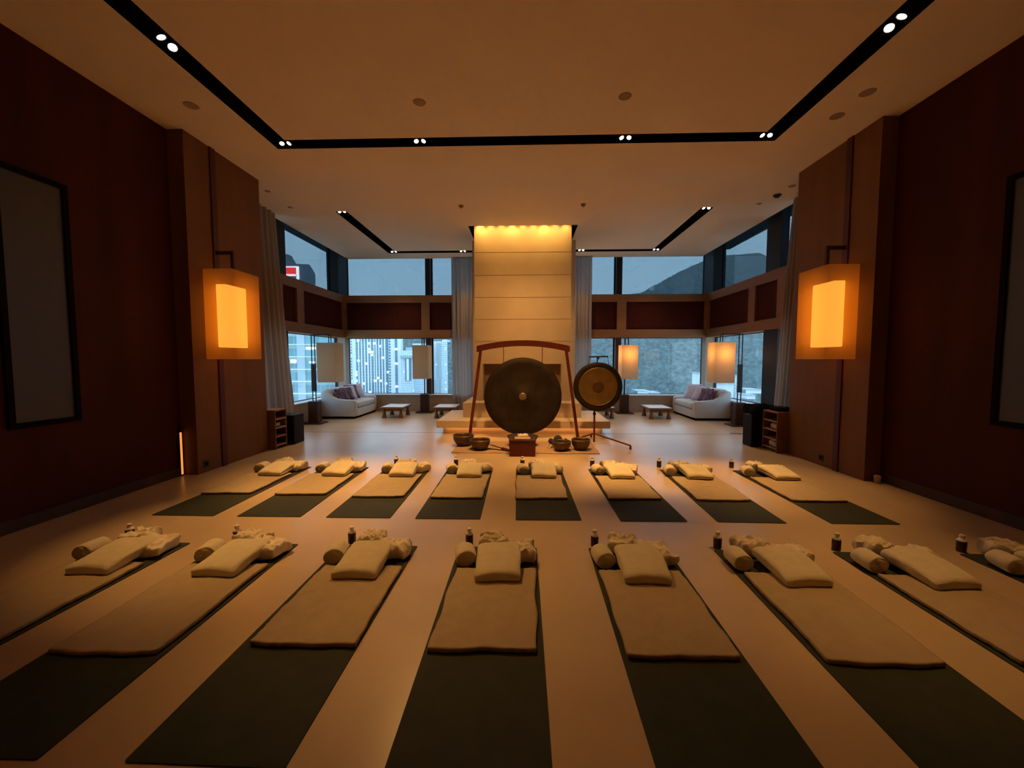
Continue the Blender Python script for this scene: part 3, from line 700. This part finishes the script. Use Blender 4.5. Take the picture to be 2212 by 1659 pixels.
p = fl(998.5, 967); bowl(p.x, 7.42, 23/F*7.35, .20, 'bronze singing bowl at the left end of the woven mat')
p = fl(1037, 974); bowl(onY(1037, 974, 7.08).x, 7.08, 22.5/F*7.05, .185, 'bronze singing bowl second from the left, with wooden mallets beside it')
bowl(onY(1213, 974, 7.05).x, 7.05, 20.5/F*7.0, .17, 'bronze singing bowl nearest the right side of the red box')
bowl(onY(1254.5, 972, 7.12).x, 7.12, 20.5/F*7.1, .19, 'bronze singing bowl at the right end of the woven mat')
def mallet(a, b_, r0, rh, label, hm='mallet', sm='darkwood', hl=.10):
    a, b_ = Vector(a), Vector(b_); o = empty('mallet', a, label=label, cat='mallet', group='gong and bowl mallets')
    v = b_-a; u = v.normalized()
    MB().tube([(0, 0, 0), v], r0, 10).build('handle', M[sm], o, smooth=True)
    MB().tube([v-u*hl*.5, v-u*hl*.42, v-u*hl*.2, v+u*hl*.2, v+u*hl*.42, v+u*hl*.5], [rh*.4, rh*.8, rh, rh, rh*.8, rh*.4], 16).build('head', M[hm], o, smooth=True)
mallet((-.62, 7.26, .06), (-.34, 6.98, .040), .010, .026, 'thick dark wooden mallet leaning beside the second bowl from the left', 'darkwood', hl=.22)
mallet((-.66, 7.12, .022), (-.40, 7.0, .022), .009, .010, 'thin dark striker lying on the woven mat', 'darkwood', hl=.12)
mallet(fl(1181, 967, .022), onY(1191, 953, 7.25), .009, .055, 'black felt mallet with pale handle, left of three', sm='cap', hl=.09)
mallet(fl(1186, 968, .022), onY(1205, 949.5, 7.35), .009, .075, 'black felt mallet with the largest round head, middle of three', sm='cap', hl=.13)
mallet(onY(1236, 966, 7.3), onY(1221, 953.5, 7.3), .009, .055, 'black felt mallet behind the bowl, right of three', sm='cap', hl=.09)

# ------------------------------------------------------------------ sofas, cushions, tables
def sofa(s, xw, y0, label):
    """back against the side window; s=+1 faces +x"""
    o = empty('sofa', (xw+s*.46, y0+.80, 0), label=label, cat='sofa', group='pale sofas under the side windows')
    Lh, D = .80, .46
    def X(v): return s*(v-D)     # v: 0 back .. .92 front
    prof = [(0, .06), (.92, .06), (.94, .30), (.93, .47), (.88, .505), (.60, .515), (.42, .54), (.30, .60), (.20, .70), (.13, .765), (.06, .775), (.0, .74)]
    for ya, yb in ((-Lh, -Lh+.15), (Lh-.15, Lh)):
        MB().prism([(X(a), z) for a, z in prof], ya, yb, 'y').build('armrest', M['sofa'], o, bevel=.025, segs=3, smooth=True)
    bp = [(.0, .06), (.30, .06), (.27, .70), (.22, .79), (.14, .81), (.05, .80), (.0, .74)]
    MB().prism([(X(a), z) for a, z in bp], -Lh+.15, Lh-.15, 'y').build('backrest', M['sofa'], o, bevel=.02, segs=3, smooth=True)
    a, b_ = sorted((X(.28), X(.93))); MB().box(a, b_, -Lh+.15, Lh-.15, .06, .27).build('seat_base', M['sofa'], o, bevel=.012)
    sc_ = soft_box(.66, 2*Lh-.32, .17, .05, (), .003, 3, 4, res=(14, 28, 8)); sc_.build('seat_cushion', M['sofa'], o, smooth=True, loc=(s*(.61-D), 0, .272))
    a, b_ = sorted((X(.04), X(.90))); MB().box(a, b_, -Lh+.04, Lh-.04, 0, .06).build('plinth', M['void'], o)
    return o
sofa(1, XL+.03, 10.70, 'pale grey two seat sofa against the left side window')
sofa(-1, XR-.03, 10.68, 'pale grey two seat sofa against the right side window')
cush = {}
for nm in ('lilac', 'plum'):
    b = soft_box(.42, .42, .13, .06, (), .004, 5, 3, res=(20, 20, 10))
    b.v = [(x*(1+.10*(abs(y)/.21)**3), y*(1+.10*(abs(x)/.21)**3), .065+(z-.065)*(1-.62*max(abs(x), abs(y))/.21*max(abs(x), abs(y))/.21)) for x, y, z in b.v]
    cush[nm] = b.mesh('throw_cushion', M[nm], True)
def cushion(nm, x, y, z, lean, rz, label, sc=1):
    o = obj('throw_cushion', cush[nm], (x, y, z)); o.rotation_euler = (math.radians(lean), 0, rz); o.scale = (sc, sc, sc)
    tag(o, label, 'cushion', 'throw cushions on the sofas')
sx1 = XL+.03
for nm, y, dx, lab, sc in (('plum', 11.02, .0, 'dark plum patterned cushion nearest the arm on the left sofa', .85), ('plum', 11.22, .05, 'dark plum patterned cushion second from the near arm on the left sofa', .9), ('lilac', 11.36, .06, 'pale lilac cushion in the middle of the left sofa', .95),
        ('plum', 11.62, .02, 'dark plum patterned cushion fourth along the left sofa', 1.0), ('lilac', 11.80, .08, 'large pale lilac cushion at the far end of the left sofa', 1.05)):
    cushion(nm, sx1+.40+dx, y, .44+.19*sc, 62, 1.05, lab, sc)
sx2 = XR-.03
for nm, y, dx, lab, sc in (('plum', 10.98, .0, 'plum cushion nearest the arm on the right sofa', .8), ('plum', 11.14, .03, 'dark plum cushion second from the near arm on the right sofa', .9), ('lilac', 11.32, .08, 'lilac cushion in the middle of the right sofa', 1.0),
        ('plum', 11.58, .03, 'dark plum cushion fourth along the right sofa', .95), ('lilac', 11.76, .12, 'large lilac cushion at the far end of the right sofa', 1.1)):
    cushion(nm, sx2-.40-dx, y, .44+.19*sc, 62, -1.05, lab, sc)
def low_table(x, y, rz, label):
    o = empty('low_table', (x, y, 0), rz, label, 'table', 'low wooden tables with pale tops')
    MB().box(-.32, .32, -.42, .42, .25, .295).build('tabletop', M['tablewood'], o, bevel=.006)
    MB().box(-.29, .29, -.39, .39, .295, .305).build('top_panel', M['marble'], o)
    for a in (-.23, .23):
        for b_ in (-.33, .33):
            MB().lathe([(0, 0), (.062, 0), (.064, .02), (.045, .10), (.032, .18), (.04, .25), (0, .25)], (a, b_, 0), 20).build('leg', M['tablewood'], o, smooth=True)
    MB().box(-.22, .22, -.345, -.315, .20, .25).box(-.22, .22, .315, .345, .20, .25).build('apron', M['tablewood'], o)
low_table(-3.62, 11.30, 0, 'low wooden table with pale top beside the left sofa')
low_table(-2.18, 11.30, 0, 'low wooden table with pale top left of the fireplace')
low_table(3.62, 11.30, 0, 'low wooden table with pale top beside the right sofa')
low_table(2.12, 11.35, 0, 'low wooden table with pale top right of the fireplace, mostly hidden by the smaller gong')

# ------------------------------------------------------------------ floor lamps
def floor_lamp(bx_, by_, sx_, sy_, lit, label):
    o = empty('floor_lamp', (bx_, by_, 0), label=label, cat='floor lamp', group='tall floor lamps with hanging paper shades')
    v = Vector((sx_-bx_, sy_-by_, 0)); u = v.normalized(); n_ = Vector((-u.y, u.x, 0)); w_ = .04
    MB().box(-.24, .24, -.2, .2, 0, .03).build('foot_plate', M['darkwood'], o, bevel=.004)
    MB().box(-.12, .12, -.10, .10, .03, .56).build('base_block', M['darkwood'], o, bevel=.006)
    for s_ in (-1, 1): MB().tube([u*s_*w_+Vector((0, 0, .56)), u*s_*w_+Vector((0, 0, 2.21))], .013, 10).build('pole', M['metal'], o)
    MB().box(-.05, .05, -.03, .03, .8, 1.48).build('sliding_block', M['metal'], o) if abs(bx_) > 4 else None
    for s_ in (-1, 1): MB().tube([n_*s_*.02+Vector((0, 0, 2.2)), v+n_*s_*.02+Vector((0, 0, 2.2))], .012, 10).build('arm', M['metal'], o)
    for s_ in (-1, 1): MB().tube([v+u*s_*.028+Vector((0, 0, 2.0)), v+u*s_*.028+Vector((0, 0, 2.2))], .011, 10).build('hanger', M['metal'], o)
    a = .225; sh = MB(); zb, zt = 1.04, 2.0
    P_ = [(-a, -a), (a, -a), (a, a), (-a, a)]
    for k in range(4):
        p, q_ = P_[k], P_[(k+1) % 4]
        sh.add([(v.x+p[0], v.y+p[1], zb), (v.x+q_[0], v.y+q_[1], zb), (v.x+q_[0], v.y+q_[1], zt), (v.x+p[0], v.y+p[1], zt)], [(0, 1, 2, 3)])
    sh.build('lamp_shade', M['paper'], o)
    fr = MB()
    for z in (zb, zt-.012):
        fr.box(v.x-a, v.x+a, v.y-.008, v.y+.008, z, z+.012)
    fr.build('shade_frame', M['metal'], o)
    bl = MB().lathe([(0, -.06), (.03, -.05), (.05, -.01), (.045, .03), (.02, .06), (.018, .12), (0, .12)], (v.x, v.y, 1.72), 16).build('bulb', M['bulb'] if lit else M['white'], o, smooth=True)
A_ = fl(665, 908)
floor_lamp(-5.24, 9.95, onY(704, 783, 9.72).x, 9.95, False, 'unlit floor lamp with hanging paper shade beside the left sofa')
floor_lamp(5.16, 9.95, onY(1567.5, 783, 9.72).x, 9.95, True, 'lit floor lamp with glowing paper shade beside the right sofa')
floor_lamp(onY(918, 880, 12.12).x, 12.12, onY(908, 783, 11.5).x, 11.72, False, 'unlit floor lamp left of the fireplace in front of the window post')
floor_lamp(onY(1348, 880, 12.12).x, 12.12, onY(1361, 783, 11.5).x, 11.72, True, 'lit floor lamp right of the fireplace behind the smaller gong')

# ------------------------------------------------------------------ shelves, speakers, bag beyond the pilasters
def shelf(xf, s, y0, y1, hgt, label):
    """open front faces the room (s=+1: +x)"""
    o = empty('shelf_unit', (xf, (y0+y1)/2, 0), label=label, cat='shelf', group='low wooden shelf units')
    hw = (y1-y0)/2; D = .40
    def B(v0, v1, a, b_, z0, z1, nm, m): 
        x0, x1 = sorted((-s*v0, -s*v1)); return MB().box(x0, x1, a, b_, z0, z1).build(nm, m, o, bevel=.003)
    B(0, D, -hw, -hw+.025, 0, hgt, 'side_panel', M['shelf']); B(0, D, hw-.025, hw, 0, hgt, 'side_panel', M['shelf'])
    B(D-.012, D, -hw+.025, hw-.025, 0, hgt, 'back_panel', M['darkwood'])
    n = 4
    for k in range(n+1):
        z = .05+k*(hgt-.075)/n; B(0, D-.012, -hw+.025, hw-.025, z, z+.025, 'shelf_board', M['shelfin'])
    return [(.05+k*(hgt-.075)/n)+.025 for k in range(n)], D
zs_l, D = shelf(-4.40, 1, 6.99, 7.34, .70, 'low open wooden shelf unit against the left pilaster')
zs_r, D = shelf(4.28, -1, 6.99, 7.42, .70, 'low open wooden shelf unit against the right pilaster')
def towel_on(x, y, z, sc, label): 
    o = obj('folded_cloth', ME['cloth', 1], (x, y, z), (0, 0, 1.4)); o.scale = sc; tag(o, label, 'cloth')
towel_on(-4.55, 7.17, zs_l[2], (.6, .7, .6), 'small white folded cloth on the left shelf unit')
towel_on(4.43, 7.2, zs_r[2], (.7, .7, .8), 'white folded cloth on the upper shelf of the right unit')
towel_on(4.43, 7.2, zs_r[0], (.8, .8, .9), 'pale folded cloth on the lower shelf of the right unit')
def speaker(x0, x1, y0, y1, hgt, label, s):
    o = empty('loudspeaker', ((x0+x1)/2, (y0+y1)/2, 0), label=label, cat='speaker', group='black loudspeakers')
    hx, hy_ = (x1-x0)/2, (y1-y0)/2
    MB().box(-hx, hx, -hy_, hy_, 0, hgt).build('cabinet', M['black'], o, bevel=.012)
    MB().box(-hx+.02, hx-.02, -hy_-.008, -hy_, .03, hgt-.03).build('grille', M['blackcloth'], o)
    MB().lathe([(.0, -.004), (.035, -.004), (.04, 0), (0, 0)], (0, -hy_-.008, hgt*.78), 20, 'y').build('tweeter', M['void'], o)
speaker(-4.66, -4.33, 7.45, 7.80, .55, 'black loudspeaker standing past the left pilaster', -1)
speaker(4.12, 4.40, 7.48, 7.78, .58, 'black loudspeaker standing past the right pilaster', 1)
o = soft_box(.42, .34, .15, .06, (), .02, 5, 8, crumple=.04, res=(24, 20, 8)).build('cloth_bag', M['blackcloth'], loc=(4.30, 7.58, .58), smooth=True); tag(o, 'crumpled black bag lying on the right loudspeaker', 'bag')
o = soft_box(.34, .30, .05, .02, (), .01, 5, 5, crumple=.02, res=(20, 18, 4)).build('black_garment', M['blackcloth'], loc=(4.50, 7.2, .702), smooth=True); tag(o, 'black garment spread over the top of the right shelf unit', 'garment')
pc = [fl(1578, 936.5), fl(1592, 936.8), fl(1606, 938), fl(1618, 940), fl(1628, 943)]
o = MB().tube([(p.x, p.y, .006) for p in pc], .006, 8).build('cable', M['black'], smooth=True); tag(o, 'thin black cable running over the floor to the right loudspeaker', 'cable')

# ------------------------------------------------------------------ the city outside
CM = dict(white=mat('pale_render', (.90, .94, .94), .8, vary=.02, vscale=.05), grey=mat('grey_render', (.42, .50, .54), .8, vary=.05, vscale=.05),
          slate=mat('blue_slate_glass', (.10, .20, .27), .4), dark=mat('dark_facade', (.09, .12, .14), .6),
          strip=grid_mat('tower_glazing', (.20, .32, .40), (.07, .15, .22), .9, 2.17, 2.30, 1, .72, .09),
          teal=grid_mat('office_glazing', (.27, .40, .42), (.10, .22, .25), .7, 2.4, 3.32, .94, .62, .04),
          small=grid_mat('small_windows', (.74, .82, .85), (.30, .42, .50), .6, 1.5, 1.8, .5, .5, .03),
          red=emit('red_sign_face', (1, .02, .015), 1.3), wsign=emit('white_sign_edge', (1, .95, .95), 1.6), lamp=emit('lit_room', (1, .95, .8), 1.3))
D1 = 322.
tw = empty('tower_block', onY(800, 800, D1).xyz, label='pale high-rise tower with dark vertical window strips, seen through the left windows', cat='building')
T0 = onY(800, 800, D1)
def W1(x, y): p = onY(x, y, D1); return p.x-T0.x, p.z-T0.z
zlo, zhi = W1(800, 1000)[1], W1(800, 672)[1]
def tb(name, xa, xb, ya, yb, m, d0=0, d1=40, parent=tw):
    x0, x1 = W1(xa, 800)[0], W1(xb, 800)[0]; za, zb = W1(800, yb)[1], W1(800, ya)[1]
    return MB().box(x0, x1, d0, d1, za, zb).build(name, m, parent)
x0, x1 = W1(737, 800)[0], W1(865.5, 800)[0]
MB().prism([(x0, 1.5), (x1, 1.5), (x1-8, 34), (x0, 34)], zlo, zhi, 'z').build('wall', CM['white'], tw)
tb('recess', 745, 755, 674, 1000, CM['slate'], 1.2, 1.5)
for xa, xb in ((768.5, 774), (776, 780.5), (782.5, 787), (789, 793.5), (796, 800), (802, 807.5), (809, 812), (814, 818), (820, 824.5), (826.5, 830), (833, 838)):
    tb('window_strip', xa, xb, 680, 1000, CM['strip'], .9, 1.5)
tb('window_strip', 853, 857.6, 680, 1000, CM['strip'], .9, 1.5)
for k in range(26):
    y = 737+k*6.15-24
    for xx in (740.3, 758.2): tb('window', xx-1, xx+1, y-1.6, y+1.6, CM['slate'], 1.2, 1.5) if k % 9 else None
    tb('window', 839.5, 843, y-1.8, y+1.8, CM['slate'], 1.2, 1.5)
    tb('lit_window', 748.6, 751.2, y-1.2, y+1.2, CM['white'] if k % 4 == 3 else CM['lamp'], 1.0, 1.2)
for xa, xb in ((774, 776), (780.5, 782.5), (787, 789), (793.5, 796), (800, 802), (807.5, 809), (812, 814), (818, 820), (824.5, 826.5), (830, 833)):
    tb('fin', xa, xb, 676, 1000, CM['white'], .2, 1.5)

def building(name, label, D, x0, x1, y0, y1, m, depth, group=None, extra=()):
    p = onY(x0, y1, D); q_ = onY(x1, y0, D); o = empty(name, ((p.x+q_.x)/2, D, p.z), label=label, cat='building', group=group)
    hw = (q_.x-p.x)/2; hh_ = q_.z-p.z
    kx = 1+depth/D; cxm = (p.x+q_.x)/2     # chamfered plan: the flank turns away from the street
    bl_, br_ = (-hw, q_.x*kx-cxm) if cxm < 0 else (p.x*kx-cxm, hw)
    if bl_ >= br_-.5: bl_, br_ = -hw*.5, hw*.5
    MB().prism([(-hw, 0), (hw, 0), (br_, depth), (bl_, depth)], 0, hh_, 'z').build('wall', CM[m], o)
    for (nm, xa, xb, ya, yb, mm, d0, d1) in extra:
        a, b_ = onY(xa, yb, D), onY(xb, ya, D); MB().box(a.x-(p.x+q_.x)/2, b_.x-(p.x+q_.x)/2, d0, d1, a.z-p.z, b_.z-p.z).build(nm, CM[mm], o)
    return o
building('office_block', 'near teal glass office block with pale floor bands outside the left side window', 110., 520, 729, 655, 1150, 'teal', 30,
         extra=[('floor_band', 520, 729, y-.7, y+.7, 'white', -.5, 0) for y in (744.5, 771, 798, 824, 850, 877)]+
               [('lit_window', 628, 640, 777, 784, 'lamp', -.1, 0), ('lit_window', 661, 682, 750, 755, 'lamp', -.1, 0), ('lit_window', 668, 682, 781, 784, 'lamp', -.1, 0), ('mullion', 655, 656, 655, 1150, 'grey', -.3, 0), ('mullion', 603, 604, 655, 1150, 'grey', -.3, 0)])
o = empty('dark_tower', onY(640, 700, 160.), label='dark angular building top with a red illuminated sign beyond the upper left window', cat='building')
P0 = onY(640, 700, 160.)
ol = [onY(*a, 160.) for a in ((560, 1125), (560, 545), (621, 549), (630, 553), (640, 570), (668, 571), (676, 583), (681, 592), (681, 1125))]
nO = len(ol); fr_ = [(p.x-P0.x, 0, p.z-P0.z) for p in ol]; bk_ = [(p.x*1.0875-P0.x, 14, p.z-P0.z) for p in ol]
MB().add(fr_+bk_, [tuple(range(nO))[::-1], tuple(range(nO, 2*nO))]+[(k, (k+1) % nO, (k+1) % nO+nO, k+nO) for k in range(nO)]).build('wall', CM['dark'], o)
def sg(name, xa, xb, ya, yb, m, d0, d1):
    a, b_ = onY(xa, yb, 160.), onY(xb, ya, 160.); MB().box(a.x-P0.x, b_.x-P0.x, d0, d1, a.z-P0.z, b_.z-P0.z).build(name, m, o)
sg('red_sign', 600, 643, 579, 593, CM['red'], -1, -.3); sg('sign_edge', 600, 647, 576.5, 578.7, CM['wsign'], -1.2, -.3)
sg('sign_edge', 644, 647, 578.7, 604, CM['wsign'], -1.2, -.3); sg('sign_base', 600, 640, 593.5, 597, CM['wsign'], -1.1, -.3)
building('tower_block', 'slender pale apartment tower seen just left of the sheer curtain', 326., 933, 966.5, 737, 880, 'small', 25,
         extra=[('stair_core', 946, 952, 741, 860, 'grey', -1.5, 0), ('roof_plant', 953, 963, 733.5, 737, 'white', 4, 20), ('podium', 930, 950, 820, 850, 'grey', -3, 20)])
building('tower_block', 'pale apartment block with stepped top left of the floor lamp shade', 310., 867, 893, 757, 900, 'small', 25,
         extra=[('roof_plant', 874, 890, 750, 757, 'grey', 3, 20), ('wall_pier', 880, 884, 775, 822, 'white', -2, 0), ('recess', 876, 880, 775, 822, 'slate', -.6, 0), ('recess', 884, 888, 775, 822, 'slate', -.6, 0), ('cornice', 866, 894, 768, 773, 'grey', -2.5, 0)])
building('tower_block', 'pale block standing behind the unlit floor lamp shade', 318., 893, 931, 742, 900, 'small', 25, extra=[('cornice', 892, 932, 790, 794, 'white', -2, 0)])
for (xa, xb, ya, yb, D, m, lab) in ((1377, 1402, 845, 858, 330., 'white', 'low white building at the foot of the wooded hill, by the lit lamp pole'), (1404, 1425, 849, 860, 300., 'white', 'low pale building at the hill foot beside the white one'),
        (1509, 1516, 806, 860, 330., 'white', 'slim white chimney-like tower at the hill foot left of the right sofa lamp'), (1517, 1530, 816, 860, 335., 'grey', 'small grey block at the hill foot left of the right sofa lamp'),
        (1546, 1585, 829, 870, 340., 'white', 'pale low block under the lit shade of the right lamp'), (1588, 1600, 812, 870, 345., 'small', 'pale mid-rise block between the right lamp shade and its pole'), (1611, 1645, 842, 850, 300., 'white', 'long low white roofed building outside the right side window'),
        (1613, 1632, 854, 862, 290., 'white', 'small white shed outside the right side window'), (1278, 1296, 796, 803, 380., 'white', 'white house on the hillside behind the small gong stand')):
    building('low_building', lab, D, xa, xb, ya, yb, m, 15, 'low buildings at the foot of the hill', extra=[('roof', xa-1, xb+1, ya-1.2, ya, 'grey', -1, 16)])
# wooded hill
ridge = [(-400, 690), (600, 700), (740, 690), (860, 668), (1000, 660), (1200, 655), (1300, 645), (1385, 634), (1420, 615), (1450, 598), (1480, 582), (1525, 563), (1560, 553), (1600, 551), (1640, 547), (1655, 556), (1700, 575), (1900, 620), (2700, 660)]
def rz_(x):
    for (a, b_), (c_, d_) in zip(ridge, ridge[1:]):
        if a <= x <= c_: return b_+(d_-b_)*(x-a)/(c_-a)
    return 690
nx, ny = 640, 190; vs, fs = [], []
for j in range(ny+1):
    v = j/ny; D = 330+v*(760-330)
    for i in range(nx+1):
        xx = 480+1420*i/nx; p = onY(xx, rz_(xx), 760.); s_ = D/760.
        zz = -62+(p.z+62)*(v**.9)
        q_ = Vector((p.x*s_, D, zz)); nn = noise.noise(Vector((q_.x*.012, q_.y*.012, 1)))*22*v*(1-v)*2+noise.noise(Vector((q_.x*.05, q_.y*.05, 5)))*6+(.5-abs(noise.noise(Vector((q_.x*.17, q_.y*.17, 9)))))*6+(.5-abs(noise.noise(Vector((q_.x*.42, q_.y*.42, 3)))))*3.2
        vs.append((q_.x, D, zz+nn*(1 if v < .93 else .45)))
for j in range(ny):
    for i in range(nx): k = j*(nx+1)+i; fs.append((k, k+1, k+nx+2, k+nx+1))
hm = mat('wooded_slope', (.045, .08, .06), .95, spec=.05, col2=(.15, .21, .20), vary=.55, vscale=.22, bump=0, detail=8)
hill = struct(MB().add(vs, fs).build('hill', hm, smooth=True))
struct(bx('ground', (-900, 900, 14, 335, -75, -60), mat('city_ground', (.12, .16, .16), .9, vary=.3, vscale=.03)))
# evening haze between the tower windows and the hill
m = bpy.data.materials.new('evening_haze'); m.use_nodes = True; t = m.node_tree; t.nodes.clear()
o_ = t.nodes.new('ShaderNodeOutputMaterial'); v_ = t.nodes.new('ShaderNodeVolumeScatter'); v_.inputs['Color'].default_value = (.93, .96, 1, 1); v_.inputs['Density'].default_value = .0004
t.links.new(v_.outputs[0], o_.inputs['Volume'])
hz = bx('haze', (-1200, 1200, 60, 900, -70, 200), m); hz['kind'] = 'stuff'
tag(hz, 'blue evening haze over the city and hill outside', 'haze')
